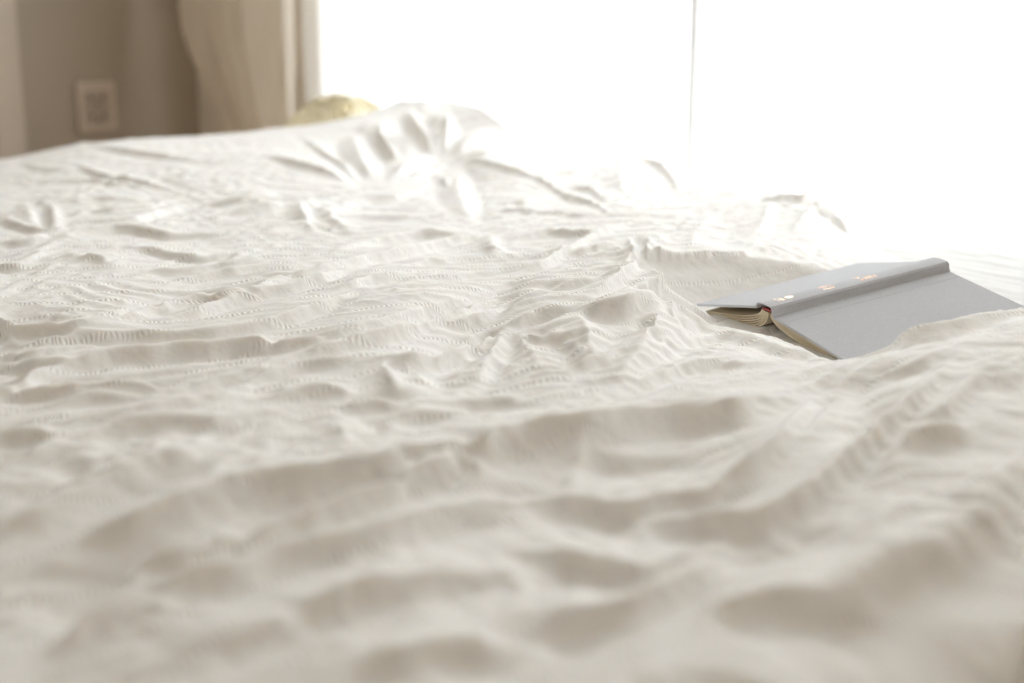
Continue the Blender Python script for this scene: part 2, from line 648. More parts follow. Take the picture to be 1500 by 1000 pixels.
PLAN = [  # (x, y, height): under the book and outside the picture
    (.244, 1.303, .000), (.187, 1.441, .004), (.371, 1.513, .018), (.4275, 1.375, .022), (.289, 1.194, .006), (.473, 1.266, .030),
    (.33, 1.33, .000), (.21, 1.36, .000), (.36, 1.42, .010), (.40, 1.29, .012),
]
for a, b, z in ((-.05, .1, .02), (-.05, .5, .02), (-.05, 1.0, .02), (-.05, 1.5, .02), (.5, 1.5, .05), (1.0, 1.5, .05), (1.5, 1.5, .05),
                (2.1, 1.5, .04), (2.3, .6, .05), (2.3, 1.0, .05), (2.3, 1.4, .04), (2.1, .5, .055), (1.5, 1.2, .05)):
    p = xy(a, b)
    PLAN.append((p[0], p[1], z))
bp = [(*at(x, y, z), z) for x, y, z in BASE] + PLAN
bp = np.array(bp)
base_f = tps(bp[:, :2], bp[:, 2], 2e-4)

# folds: crest line in pixels, height, front width, back width (mm), forward lean (mm)
FOLDS = [
    # silhouette of the hump
    ([(500, 168), (535, 153), (600, 150), (660, 152), (710, 167), (750, 198), (778, 218)], 10, 60, 30, 0),
    # far left hump
    ([(100, 240), (140, 256), (200, 268), (268, 287)], 9, 30, 60, 0),
    ([(120, 214), (180, 222), (250, 231), (310, 250)], 8, 30, 50, 0),
    ([(20, 240), (60, 250), (110, 255)], 5, 22, 30, 0),
    ([(30, 276), (90, 268), (160, 270), (230, 284)], 5, 18, 30, 0),
    ([(70, 304), (110, 297), (150, 293), (200, 297)], 6, 16, 30, 0),
    ([(115, 316), (170, 309), (220, 303), (262, 300)], 9, 14, 40, 2),
    ([(100, 334), (150, 327), (200, 322), (255, 309), (300, 306)], 8, 22, 26, 0),
    ([(85, 352), (140, 338), (190, 336), (250, 346), (345, 350)], 8, 22, 30, 0),
    ([(73, 300), (78, 322), (86, 352)], 5, 14, 16, 0),
    ([(35, 300), (45, 320), (52, 340)], 4, 14, 16, 0),
    ([(-15, 322), (25, 331), (70, 345)], 9, 20, 22, 2),
    ([(-15, 362), (25, 360), (60, 352), (85, 348)], 7, 22, 22, 0),
    ([(38, 392), (60, 372), (88, 356)], 6, 14, 16, 0),
    ([(-15, 400), (20, 392), (40, 390)], 9, 22, 22, 1),
    ([(110, 380), (140, 383), (160, 396)], 5, 16, 20, 0),
    ([(170, 365), (230, 372), (290, 382), (350, 378)], 6, 20, 26, 0),
    ([(298, 306), (340, 296), (390, 284)], 8, 20, 26, 1),
    ([(330, 322), (380, 305), (430, 300)], 7, 20, 24, 0),
    ([(200, 402), (260, 400), (330, 390), (400, 380)], 6, 20, 26, 0),
    ([(240, 425), (300, 408), (360, 396), (430, 388)], 6, 20, 24, 0),
    # smooth folds running into the knot
    ([(375, 231), (430, 238), (480, 252), (518, 276)], 11, 30, 40, 0),
    ([(425, 196), (470, 222), (505, 246), (526, 276)], 10, 22, 28, 0),
    ([(515, 200), (530, 235), (550, 270)], 10, 22, 30, 0),
    ([(556, 180), (566, 210), (590, 240)], 10, 22, 30, 0),
    ([(600, 165), (622, 195), (640, 234)], 12, 16, 30, 0),
    ([(655, 172), (652, 200), (646, 234)], 11, 16, 24, 0),
    ([(715, 190), (685, 208), (655, 238)], 9, 22, 26, 0),
    ([(740, 225), (700, 228), (660, 240)], 8, 22, 26, 0),
    ([(572, 268), (595, 246), (622, 231), (640, 238)], 14, 22, 26, 2),
    ([(590, 272), (620, 262), (640, 250), (655, 246)], 7, 16, 20, 0),
    ([(635, 248), (642, 262), (655, 272), (668, 262)], 9, 18, 20, 0),
    ([(640, 240), (690, 236), (740, 247), (790, 264), (825, 288), (865, 300), (912, 330)], 8, 24, 34, 0),
    ([(665, 250), (672, 290), (690, 335)], 7, 20, 24, 0),
    # centre back
    ([(505, 303), (540, 293), (580, 289), (628, 286)], 11, 26, 26, 2),
    ([(485, 324), (540, 321), (590, 321), (630, 325)], 5, 20, 24, 0),
    ([(438, 296), (450, 322), (466, 352)], 8, 20, 20, 0),
    ([(480, 306), (492, 326), (520, 346)], 7, 16, 20, 0),
    ([(395, 340), (430, 330), (470, 330)], 6, 20, 24, 0),
    ([(500, 371), (555, 354), (620, 344), (670, 347), (720, 340)], 9, 26, 30, 2),
    ([(370, 408), (440, 402), (500, 390), (560, 374), (620, 362), (680, 349), (745, 338)], 9, 24, 30, 2),
    ([(330, 432), (375, 427), (430, 418), (490, 403), (520, 396)], 9, 22, 26, 2),
    ([(475, 442), (525, 420), (565, 408), (615, 405)], 8, 22, 26, 1),
    ([(590, 395), (640, 384), (690, 380)], 5, 18, 22, 0),
    ([(715, 345), (722, 365), (727, 383)], 6, 12, 14, 0),
    ([(690, 372), (715, 366), (740, 372)], 5, 14, 16, 0),
    ([(640, 420), (690, 405), (740, 402)], 5, 20, 24, 0),
    # centre right back
    ([(806, 268), (850, 254), (895, 235), (915, 231)], 12, 40, 24, 0),
    ([(915, 231), (955, 238), (982, 262), (996, 300)], 10, 34, 30, 0),
    ([(915, 235), (908, 262), (915, 292)], 7, 24, 24, 0),
    ([(825, 282), (852, 277), (874, 290), (888, 308)], 8, 20, 24, 0),
    ([(740, 301), (780, 297), (820, 291)], 6, 18, 22, 0),
    ([(700, 318), (760, 312), (830, 318), (880, 326)], 5, 18, 24, 0),
    ([(735, 360), (770, 349), (805, 341), (855, 345), (900, 338), (935, 324)], 9, 22, 28, 2),
    ([(740, 412), (795, 388), (850, 358), (885, 349)], 9, 22, 28, 2),
    ([(830, 372), (870, 366), (910, 360)], 5, 16, 20, 0),
    ([(920, 352), (930, 368), (936, 388)], 10, 10, 14, 0),
    ([(948, 352), (944, 372), (934, 390)], 12, 9, 18, 0),
    ([(950, 350), (972, 385), (984, 428)], 8, 18, 20, 0),
    ([(860, 446), (895, 418), (930, 394), (948, 380)], 10, 16, 22, 2),
    ([(800, 432), (840, 420), (880, 412)], 6, 16, 20, 0),
    ([(1000, 402), (1030, 390), (1080, 378), (1130, 360)], 6, 26, 30, 0),
    ([(1020, 384), (1026, 408), (1038, 430)], 4, 8, 10, 0),
    ([(1110, 300), (1135, 292), (1175, 290), (1212, 292)], 10, 30, 40, 0),
    ([(1212, 292), (1180, 318), (1150, 350)], 9, 26, 26, 0),
    ([(1130, 298), (1120, 330), (1085, 365)], 7, 26, 28, 0),
    ([(1215, 296), (1228, 325), (1260, 352)], 7, 26, 26, 0),
    ([(1040, 318), (1020, 345), (1010, 372)], 6, 22, 24, 0),
    ([(1240, 345), (1290, 356), (1345, 380)], 5, 18, 22, 0),
    # left overlap
    ([(-40, 472), (40, 473), (110, 471), (175, 460), (245, 442), (310, 427), (380, 416), (450, 398)], 20, 5, 60, 12),
    ([(-40, 494), (30, 491), (90, 480), (150, 467), (215, 461), (290, 446), (360, 432)], 8, 6, 14, 4),
    ([(15, 508), (50, 492), (105, 486), (150, 472), (200, 471), (235, 474)], 7, 14, 10, 0),
    ([(235, 474), (285, 461), (340, 441), (390, 428), (440, 420)], 9, 18, 18, 2),
    ([(45, 514), (95, 497), (170, 492), (260, 493), (330, 488), (400, 472), (470, 448), (530, 429)], 8, 20, 22, 2),
    ([(-20, 530), (40, 525), (80, 518)], 6, 14, 18, 0),
    ([(-20, 550), (50, 538), (110, 529), (165, 521), (250, 515), (330, 507), (430, 502), (490, 491), (545, 477), (610, 461), (680, 446), (750, 428)], 10, 22, 26, 3),
    ([(-20, 578), (30, 572), (55, 557), (90, 541), (130, 533)], 8, 16, 20, 0),
    ([(-20, 588), (60, 576), (140, 568), (210, 569), (275, 581)], 10, 14, 26, 3),
    ([(85, 603), (115, 588), (170, 584), (240, 586)], 5, 16, 14, 0),
    ([(265, 582), (315, 566), (375, 547), (425, 529), (475, 513), (550, 492), (630, 471), (700, 452), (740, 441)], 10, 18, 24, 3),
    ([(330, 585), (375, 562), (440, 538), (500, 531), (545, 524)], 6, 18, 20, 1),
    ([(80, 644), (140, 620), (200, 606), (265, 594), (320, 588)], 7, 20, 22, 1),
    ([(95, 660), (170, 629), (240, 619), (320, 617), (400, 606)], 7, 26, 20, 0),
    ([(-20, 648), (40, 640), (92, 650)], 8, 24, 22, 0),
    ([(20, 690), (60, 668), (95, 655)], 6, 18, 22, 0),
    # centre
    ([(552, 532), (600, 528), (650, 524), (700, 508), (728, 494)], 12, 30, 22, 2),
    ([(640, 482), (680, 474), (715, 464), (745, 452)], 8, 16, 20, 1),
    ([(560, 534), (572, 560), (592, 582)], 8, 16, 20, 0),
    ([(733, 492), (722, 520), (704, 555), (688, 592)], 12, 12, 26, 0),
    ([(395, 598), (440, 581), (480, 575), (512, 588)], 5, 16, 20, 0),
    ([(485, 604), (540, 592), (600, 600)], 6, 22, 20, 2),
    ([(490, 620), (500, 640), (520, 656)], 6, 16, 18, 0),
    ([(570, 624), (610, 610), (660, 612)], 6, 20, 24, 0),
    ([(660, 600), (720, 592), (780, 600)], 5, 20, 24, 0),
    ([(745, 486), (765, 470), (800, 457), (845, 457)], 10, 22, 24, 2),
    ([(740, 500), (790, 500), (840, 492), (880, 486)], 5, 14, 20, 0),
    # front facing patch right of centre
    ([(843, 459), (880, 447), (930, 437), (968, 434)], 16, 34, 26, 4),
    ([(848, 462), (860, 488), (868, 520)], 7, 9, 16, 0),
    ([(972, 432), (1000, 432), (1022, 450), (1036, 480)], 5, 18, 22, 0),
    ([(836, 548), (868, 531), (902, 522)], 8, 18, 18, 1),
    ([(898, 572), (925, 538), (950, 495), (974, 446)], 8, 12, 18, 0),
    ([(935, 560), (960, 534), (1000, 506), (1030, 496)], 7, 14, 18, 0),
    ([(968, 455), (976, 490), (985, 522)], 7, 12, 16, 0),
    ([(990, 440), (1002, 470), (1000, 490)], 5, 12, 14, 0),
    ([(760, 500), (790, 540), (820, 575)], 7, 16, 20, 0),
    ([(900, 590), (960, 560), (1030, 540), (1090, 545)], 6, 22, 26, 0),
    # mounds in front of the book
    ([(985, 532), (1020, 503), (1060, 491), (1100, 498), (1150, 513), (1190, 526), (1232, 537)], 4, 40, 20, 0),
    ([(1238, 530), (1270, 512), (1310, 498), (1400, 477), (1520, 449)], 6, 46, 30, 0),
    # the big ledge
    ([(-30, 800), (60, 752), (150, 712), (240, 672), (300, 676)], 9, 40, 36, 0),
    ([(90, 815), (200, 756), (340, 712), (470, 692), (590, 672), (700, 648), (780, 628), (860, 616), (960, 606), (1060, 594), (1125, 586)], 15, 34, 50, 3),
    ([(190, 832), (300, 800), (430, 765), (540, 725), (630, 690), (705, 664)], 13, 20, 24, 2),
    ([(225, 872), (285, 842), (350, 834), (430, 802), (520, 786), (600, 764), (690, 746), (760, 742)], 9, 30, 14, 1),
    ([(60, 985), (110, 935), (165, 893), (215, 862)], 8, 16, 30, 0),
    ([(750, 744), (850, 735), (920, 744), (975, 732), (1045, 726), (1070, 700), (1120, 664), (1165, 628), (1210, 588)], 10, 28, 26, 2),
    ([(925, 771), (1030, 766), (1105, 758), (1160, 736), (1225, 692), (1262, 656), (1300, 618), (1350, 576), (1390, 546)], 12, 26, 26, 3),
    ([(1120, 690), (1162, 648), (1200, 617), (1240, 580)], 7, 18, 20, 0),
    ([(1300, 672), (1322, 650), (1345, 634), (1400, 634), (1460, 626)], 9, 30, 26, 1),
    ([(1330, 618), (1385, 604), (1428, 566), (1470, 556)], 7, 20, 20, 0),
    ([(1280, 560), (1330, 540), (1390, 520)], 5, 20, 22, 0),
    ([(1400, 760), (1425, 737), (1465, 705), (1520, 665)], 10, 26, 26, 1),
    ([(740, 808), (850, 820), (940, 840), (1000, 826), (1055, 808)], 9, 24, 24, 2),
    ([(740, 926), (850, 905), (945, 880), (1000, 850), (1042, 828)], 9, 28, 26, 2),
    ([(430, 902), (475, 886), (530, 866), (610, 856), (750, 850)], 9, 26, 26, 2),
    ([(480, 982), (600, 961), (680, 950), (760, 960)], 7, 24, 26, 0),
    ([(1030, 902), (1110, 880), (1200, 868), (1280, 824), (1400, 758), (1520, 668)], 10, 24, 28, 2),
    ([(1010, 984), (1100, 966), (1200, 942), (1278, 916), (1345, 884), (1385, 840), (1440, 798), (1530, 752)], 11, 26, 36, 2),
    ([(1355, 890), (1400, 892), (1445, 890)], 9, 18, 14, 0),
    ([(1435, 850), (1465, 915), (1500, 942)], 9, 14, 18, 0),
    ([(300, 960), (380, 930), (430, 905)], 6, 24, 26, 0),
]

SMIN, SMAX, TMAX = -0.16, BL + 0.30, BW + 0.22
RES = 0.0042
ni = int((SMAX - SMIN) / RES)
nj = int((TMAX - 0.02) / RES)
sv = np.linspace(SMIN, SMAX, ni)
tmin = np.interp(sv, [-.2, .2, 0.9, 1.20, 1.42, 1.55, 1.65, 1.75, 1.84, 1.95, 2.2, 2.6],
                 [-.09, -.09, -.06, .02, .125, .21, .30, .40, .455, .49, .50, .50])
kern = np.hanning(61)
tmin = np.convolve(np.pad(tmin, 30, mode='edge'), kern / kern.sum(), 'valid')
tmin += 0.010 * perlin(sv * 5, sv * 0 + .5, 77) + 0.005 * perlin(sv * 14, sv * 0 + .5, 78)
R = np.linspace(0, 1, nj)
S = np.repeat(sv[:, None], nj, 1)
T = tmin[:, None] + R[None] * (TMAX - tmin[:, None])
edge = (T - tmin[:, None])
ps, ds, as_ = roundover(S, 0.0, BL, 0.05)
pt, dt, at_ = roundover(T, -0.05, BW, 0.05)
X0 = A0[0] + ps * eS[0] + pt * eT[0]
Y0 = A0[1] + ps * eS[1] + pt * eT[1]
# plan point used to look heights up: unrolled, so that what hangs over the edge has folds too
XU = A0[0] + S * eS[0] + T * eT[0]
YU = A0[1] + S * eS[1] + T * eT[1]

H = np.clip(base_f(XU, YU), 0.0, 0.15)
B0 = H.copy()
LX = np.zeros_like(H)
LY = np.zeros_like(H)


bpx = np.array(BASE, float)
base_px = tps(bpx[:, :2] / 500, bpx[:, 2], 3e-3)
ACC_W = np.zeros_like(H)
ACC_Z = np.zeros_like(H)


def put(P, z, w):
    """rasterise height constraints at plan points into the cloth grid"""
    r = P - A0
    s_, t_ = r @ eS, r @ eT
    i = (s_ - SMIN) / (SMAX - SMIN) * (ni - 1)
    tm = np.interp(s_, sv, tmin)
    j = (t_ - tm) / (TMAX - tm) * (nj - 1)
    for di in (0, 1):
        for dj in (0, 1):
            ii, jj = np.floor(i).astype(int) + di, np.floor(j).astype(int) + dj
            ww = w * np.clip(1 - np.abs(i - ii), 0, 1) * np.clip(1 - np.abs(j - jj), 0, 1)
            ok = (ii >= 0) & (ii < ni) & (jj >= 0) & (jj < nj)
            np.add.at(ACC_W, (ii[ok], jj[ok]), ww[ok])
            np.add.at(ACC_Z, (ii[ok], jj[ok]), (ww * z)[ok])


LEAN = []
AMP = ([220, 300, 400, 560, 700], [1.0, 1.05, 1.2, 1.2, 1.35])
CREST = []
for pts, amp, wf, wb, lean in FOLDS:
    c_ = spline(np.array(pts, float), 40)
    c_[:, 1] += 1.2 * perlin(c_[:, 0] / 38, c_[:, 1] / 38, 15)
    CREST.append(c_)
# first crest met below each pixel, for every fold on its own
COLS = np.arange(-60, 1560, 2)
CROSS = []
for c_ in CREST:
    ys = np.full(len(COLS), np.nan)
    o_ = np.argsort(c_[:, 0])
    m_ = (COLS >= c_[:, 0].min()) & (COLS <= c_[:, 0].max())
    ys[m_] = np.interp(COLS[m_], c_[o_, 0], c_[o_, 1])
    CROSS.append(ys)
CROSS = np.array(CROSS)


def steep(c_):
    d_ = np.abs(c_[-1] - c_[0])
    return d_[1] > 0.85 * d_[0]


for k in range(len(CREST)):
    if steep(CREST[k]):
        CROSS[k] = np.nan


def fold(idx):
    pts, amp, wf, wb, lean = FOLDS[idx]
    px = CREST[idx]
    my = px[:, 1].mean()
    amp = amp * float(np.interp(my, *AMP))
    amp, wf, wb, lean = amp * 1e-3, wf * 1e-3, wb * 1e-3, lean * 1e-3
    n = len(px)
    par = np.linspace(0, 1, n)
    tp_ = float(np.clip(80 / np.linalg.norm(np.diff(px, axis=0), axis=1).sum(), 0.10, 0.38))
    ends = smooth01(par / tp_) * smooth01((1 - par) / tp_)
    ends = 0.06 + 0.94 * ends
    var = 1 + 0.2 * perlin(px[:, 0] / 60, px[:, 1] / 60, 16)
    a_ = amp * ends * var
    z = np.clip(base_px(px[:, 0] / 500, px[:, 1] / 500), 0.004, 0.15) + 0.5 * a_
    P = np.array([at(x, y, zz) for (x, y), zz in zip(px, z)])
    seg = np.linalg.norm(np.gradient(P, axis=0), axis=1) / RES
    put(P, z, seg * 4)
    dep = np.sqrt((P ** 2).sum(1) + (z - CAMH) ** 2)
    if steep(px):
        for sg, w_ in ((1, wf), (-1, wb)):
            x2 = px[:, 0] + sg * 1.3 * w_ / dep * F * (0.5 + 0.5 * ends)
            z2 = z - 0.8 * a_
            Q = np.array([at(x, y, zz) for x, y, zz in zip(x2, px[:, 1], z2)])
            put(Q, z2, seg * 0.7)
        return
    graze = (CAMH - z) / dep
    dy = (a_ + 0.7 * wf * graze) * F / dep
    nxt = np.full(n, 1e9)
    for q_ in range(len(CREST)):
        if q_ == idx:
            continue
        y_ = np.interp(px[:, 0], COLS, CROSS[q_])
        y_ = np.where(np.isnan(y_) | (y_ < px[:, 1] + 8), 1e9, y_)
        nxt = np.minimum(nxt, y_)
    room_ = 0.85 * (nxt - px[:, 1])
    sc_ = np.clip(room_ / dy, 0.0, 1.0)
    kk_ = np.hanning(min(41, 2 * (n // 4) + 1) + 2)[1:-1]
    sc_ = np.convolve(np.pad(sc_, len(kk_) // 2, mode='edge'), kk_ / kk_.sum(), 'valid')[:n]
    z2 = z - a_ * sc_
    Q = np.array([at(x, y, zz) for x, y, zz in zip(px[:, 0], px[:, 1] + dy * sc_, z2)])
    put(Q, z2, seg * 2.0)
    # the top rolls off behind the crest only a little
    if lean:
        LEAN.append((P, Q - P, lean * ends, 1.3 * wf))


for f in range(len(FOLDS)):
    fold(f)

# creases: valley line in pixels, depth below the broad shape (mm), strength
CREASES = [
    ([(60, 985), (105, 932), (150, 892), (200, 853), (250, 833), (310, 820)], 10, 2.0),
    ([(300, 846), (360, 827), (425, 792), (475, 771), (560, 748), (640, 728)], 10, 2.0),
    ([(-40, 499), (0, 498), (45, 495), (90, 488)], 10, 3), ([(185, 476), (220, 475), (255, 470)], 9, 3),
    ([(165, 465), (220, 459), (270, 449), (330, 436)], 7, 3),
    ([(-30, 596), (60, 592), (140, 585), (220, 584), (262, 590)], 8, 2),
    ([(58, 312), (63, 328), (66, 342)], 7, 2), ([(110, 322), (180, 316), (250, 309)], 6, 1.5),
    ([(932, 362), (936, 374), (938, 384)], 12, 3), ([(690, 538), (708, 522), (722, 506)], 12, 2.5),
    ([(624, 185), (632, 210), (640, 232)], 10, 2), ([(646, 186), (645, 210), (644, 230)], 7, 2),
    ([(590, 245), (575, 225), (560, 205)], 7, 1.5), ([(490, 315), (550, 317), (615, 317)], 7, 1.5),
    ([(485, 615), (540, 605), (596, 602)], 7, 1.5), ([(0, 515), (60, 512), (110, 508)], 5, 1.5),
    ([(375, 534), (430, 520), (490, 508)], 8, 1.5), ([(600, 490), (660, 480), (700, 470)], 6, 1.5),
    ([(1235, 665), (1270, 632), (1305, 604)], 10, 1.5), ([(1440, 560), (1455, 580), (1480, 600)], 5, 1.5),
    ([(870, 520), (900, 512), (930, 506)], 6, 1.5), ([(455, 335), (480, 352), (510, 352)], 8, 1.5),
    ([(1340, 910), (1420, 915), (1455, 930)], 10, 1.5), ([(0, 770), (80, 728), (150, 690)], 5, 1),
    ([(850, 700), (900, 712), (960, 708), (1020, 700)], 9, 1.5), ([(760, 875), (850, 868), (930, 860)], 8, 1.5),
    ([(600, 905), (700, 890), (780, 880)], 7, 1.2), ([(1060, 850), (1150, 830), (1230, 790)], 9, 1.2),
]
for pts, dep_, w_ in CREASES:
    px = spline(np.array(pts, float), 40)
    par = np.linspace(0, 1, len(px))
    en = smooth01(par / 0.3) * smooth01((1 - par) / 0.3)
    z = np.clip(base_px(px[:, 0] / 500, px[:, 1] / 500), 0.004, 0.15) - dep_ * 1e-3 * en
    z = np.maximum(z, 0.003)
    P = np.array([at(x, y, zz) for (x, y), zz in zip(px, z)])
    put(P, z, np.linalg.norm(np.gradient(P, axis=0), axis=1) / RES * w_)


def down(a, k):
    n0, n1 = a.shape[0] // k * k, a.shape[1] // k * k
    return a[:n0, :n1].reshape(n0 // k, k, n1 // k, k).sum((1, 3))


def up_to(a, shape):
    x = np.clip((np.arange(shape[0]) + .5) * a.shape[0] / shape[0] - .5, 0, a.shape[0] - 1.001)
    y = np.clip((np.arange(shape[1]) + .5) * a.shape[1] / shape[1] - .5, 0, a.shape[1] - 1.001)
    i, j = x.astype(int), y.astype(int)
    fx, fy = (x - i)[:, None], (y - j)[None]
    return (a[i][:, j] * (1 - fx) * (1 - fy) + a[i + 1][:, j] * fx * (1 - fy)
            + a[i][:, j + 1] * (1 - fx) * fy + a[i + 1][:, j + 1] * fx * fy)


def lapl(z):
    p = np.pad(z, 1, mode='edge')
    return 0.25 * (p[2:, 1:-1] + p[:-2, 1:-1] + p[1:-1, 2:] + p[1:-1, :-2]) - z


# stretch a surface over crests and valleys, coarse to fine
hz_ = None
for k, its, mem, bih in ((8, 250, 0.25, 0.3), (4, 200, 0.25, 0.25), (2, 160, 0.3, 0.10), (1, 70, 0.3, 0.03)):
    w_, zz_ = down(ACC_W, k), down(ACC_Z, k)
    tgt = zz_ / np.maximum(w_, 1e-6)
    g = np.clip(w_ * 0.35, 0, 0.85)
    b_ = down(B0, k) / (k * k)
    hz_ = b_.copy() if hz_ is None else up_to(hz_, b_.shape)
    for it in range(its):
        L = lapl(hz_)
        hz_ = hz_ + mem * L - bih * lapl(L)
        hz_ += 0.0012 * k * (b_ - hz_)
        hz_ += g * (tgt - hz_)
H = up_to(hz_, H.shape)

# upper layers that hang over the fold in front of them
for P, Dv, ln, wd in LEAN:
    if ln.max() < 0.006:
        continue
    lo, hi = P.min(0) - 4 * wd, P.max(0) + 4 * wd
    sel = (XU > lo[0]) & (XU < hi[0]) & (YU > lo[1]) & (YU < hi[1])
    x, y = XU[sel], YU[sel]
    best = np.full(x.shape, 1e9)
    ax_, ay_ = np.zeros_like(x), np.zeros_like(x)
    for k in range(0, len(P), 4):
        r2 = (x - P[k, 0]) ** 2 + (y - P[k, 1]) ** 2
        m_ = r2 < best
        best = np.where(m_, r2, best)
        d_ = Dv[k] / (np.linalg.norm(Dv[k]) + 1e-9) * ln[k]
        ax_, ay_ = np.where(m_, d_[0], ax_), np.where(m_, d_[1], ay_)
    g = np.exp(-best / (2.2 * wd) ** 2)
    LX[sel] += ax_ * g
    LY[sel] += ay_ * g

# crumpling between the folds, running mostly across the view
wx = XU + 0.05 * perlin(XU * 6, YU * 6, 21)
wy = YU + 0.05 * perlin(XU * 6, YU * 6, 22)
ang = 0.80 + 0.55 * perlin(XU * 2.0, YU * 2.0, 23)
ca, sa = np.cos(ang), np.sin(ang)
al, ac = wx * ca + wy * sa, -wx * sa + wy * ca
far_smooth = 1 - 0.75 * np.exp(-(((XU + .22) / .35) ** 2 + ((YU - 2.45) / .28) ** 2))
cr = (1 - np.abs(perlin(al * 5, ac * 24, 24))) ** 2 - 0.55
cr2 = (1 - np.abs(perlin(al * 13 + 5, ac * 46, 25))) ** 2 - 0.55
msk = np.clip(0.6 + 0.9 * perlin(XU * 5, YU * 5, 26), 0.1, 1.3)
H += far_smooth * (0.0024 * cr * msk + 0.0009 * cr2)
# the book presses its own hollow
BQ, BWV = np.array([.244, 1.303]), np.array([.92, .36]) / np.hypot(.92, .36)
BAV = np.array([BWV[1], -BWV[0]])
bx_ = (XU - BQ[0]) * BWV[0] + (YU - BQ[1]) * BWV[1]
ba_ = (XU - BQ[0]) * BAV[0] + (YU - BQ[1]) * BAV[1] + 0.0125
zb_ = 0.032 + 0.152 * bx_ - np.where(ba_ > 0, 0.137, 0.192) * np.maximum(np.abs(ba_) - .0125, 0)
lim_ = zb_ - 0.007 - 0.020 * np.clip(1 - np.abs(ba_) / 0.138, 0, 1)
near_ = -0.004 - 0.055 * smooth01((0.055 - ba_) / 0.06) * smooth01((ba_ + 0.085) / 0.05)
outd = np.hypot(np.maximum(np.maximum(near_ - bx_, bx_ - 0.206), 0), np.maximum(np.abs(ba_) - 0.150, 0))
lim_ = np.maximum(lim_, 0.0) + 0.9 * outd + np.where(outd > 0.06, 1, 0)
H = np.minimum(H, lim_)
# and the pillow lies on the flattened end
pd_ = np.hypot(XU + 0.345, YU - 2.80)
H = np.minimum(H, 0.012 + 1.6 * np.maximum(pd_ - 0.10, 0))
# close the edge down onto the sheet
hem = smooth01(edge / 0.07) ** 0.6
H = np.maximum(H * hem, 0.0) + 0.004
H = np.maximum(H, 0.004)
LX *= hem
LY *= hem
# crests pull together, valleys spread: sharper ridges
GS, GT = np.gradient(H, (SMAX - SMIN) / (ni - 1), axis=0), np.gradient(H, axis=1) / np.gradient(T, axis=1)
for _ in range(2):
    GS, GT = GS + 0.8 * lapl(GS), GT + 0.8 * lapl(GT)
gm = np.sqrt(GS ** 2 + GT ** 2) + 1e-9
lm = np.minimum(gm, 1.2) / gm * 0.0032 * hem
LX += lm * (GS * eS[0] + GT * eT[0])
LY += lm * (GS * eS[1] + GT * eT[1])
# place: along the normal of the unrolled base
nz = np.cos(as_) * np.cos(at_)
nS = np.sin(as_)
nT = np.sin(at_)
X = X0 + LX + H * (nS * eS[0] + nT * eT[0])
Y = Y0 + LY + H * (nS * eS[1] + nT * eT[1])
Zd = H * nz - ds - dt
V = np.stack([X, Y, Zd], 2)


def relax(V, iters, grow, k_anchor, bend, floor_z):
    """let the over-long cloth buckle: edges are pushed towards a rest length a little longer than drawn"""
    R0 = V.copy()
    sl = (slice(None),)

    def sets():
        for ax in (0, 1):
            n = V.shape[ax]
            for off in (0, 1):
                m = (n - off) // 2
                i0 = slice(off, off + 2 * m, 2)
                i1 = slice(off + 1, off + 2 * m, 2)
                if ax == 0:
                    yield (i0, slice(None)), (i1, slice(None))
                else:
                    yield (slice(None), i0), (slice(None), i1)
        n, m = V.shape[:2]
        for off in (0, 1):
            q_ = (n - off) // 2
            i0, i1 = slice(off, off + 2 * q_, 2), slice(off + 1, off + 2 * q_, 2)
            yield (i0, slice(0, m - 1)), (i1, slice(1, m))
            yield (i0, slice(1, m)), (i1, slice(0, m - 1))
    cons = []
    aniso = [1.0, 1.0, 0.15, 0.15, 0.55, 0.55, 0.55, 0.55]
    for a, b in sets():
        d = R0[b] - R0[a]
        g = 0.5 * (grow[a] + grow[b]) * aniso[len(cons)]
        cons.append((a, b, np.linalg.norm(d, axis=2) * (1 + g)))
    for it in range(iters):
        for a, b, L in cons:
            d = V[b] - V[a]
            l = np.sqrt((d * d).sum(2)) + 1e-9
            c = (0.5 * 0.9 * (l - L) / l)[..., None] * d
            V[a] += c
            V[b] -= c
        lap = np.zeros_like(V)
        lap[1:-1, 1:-1] = 0.25 * (V[2:, 1:-1] + V[:-2, 1:-1] + V[1:-1, 2:] + V[1:-1, :-2]) - V[1:-1, 1:-1]
        bi = np.zeros_like(V)
        bi[2:-2, 2:-2] = 0.25 * (lap[3:-1, 2:-2] + lap[1:-3, 2:-2] + lap[2:-2, 3:-1] + lap[2:-2, 1:-3]) - lap[2:-2, 2:-2]
        V -= bend * bi
        V += k_anchor * (R0 - V)
        top = floor_z
        V[..., 2] = np.where(top > -9, np.maximum(V[..., 2], top), V[..., 2])
    return V


STRIPE = math.atan2(math.cos(.3) * eT[0] + math.sin(.3) * eT[1], math.cos(.3) * eS[0] + math.sin(.3) * eS[1])
SIM = 80
if SIM:
    grow = (0.04 + 0.03 * perlin(XU * 4, YU * 4, 31)) * far_smooth * hem * np.clip(nz, 0.2, 1)
    flo = np.where(nz > 0.99, 0.003, -99.0)
    V = V.astype(np.float32)
    V = relax(V, SIM, grow.astype(np.float32)[..., ], 0.014, 0.10, flo)

# crinkles of unironed cotton: short sharp ridges in patches
def ridge(n, k=1.7):
    return np.clip(1 - np.abs(n) * k, 0, 1) ** 1.5


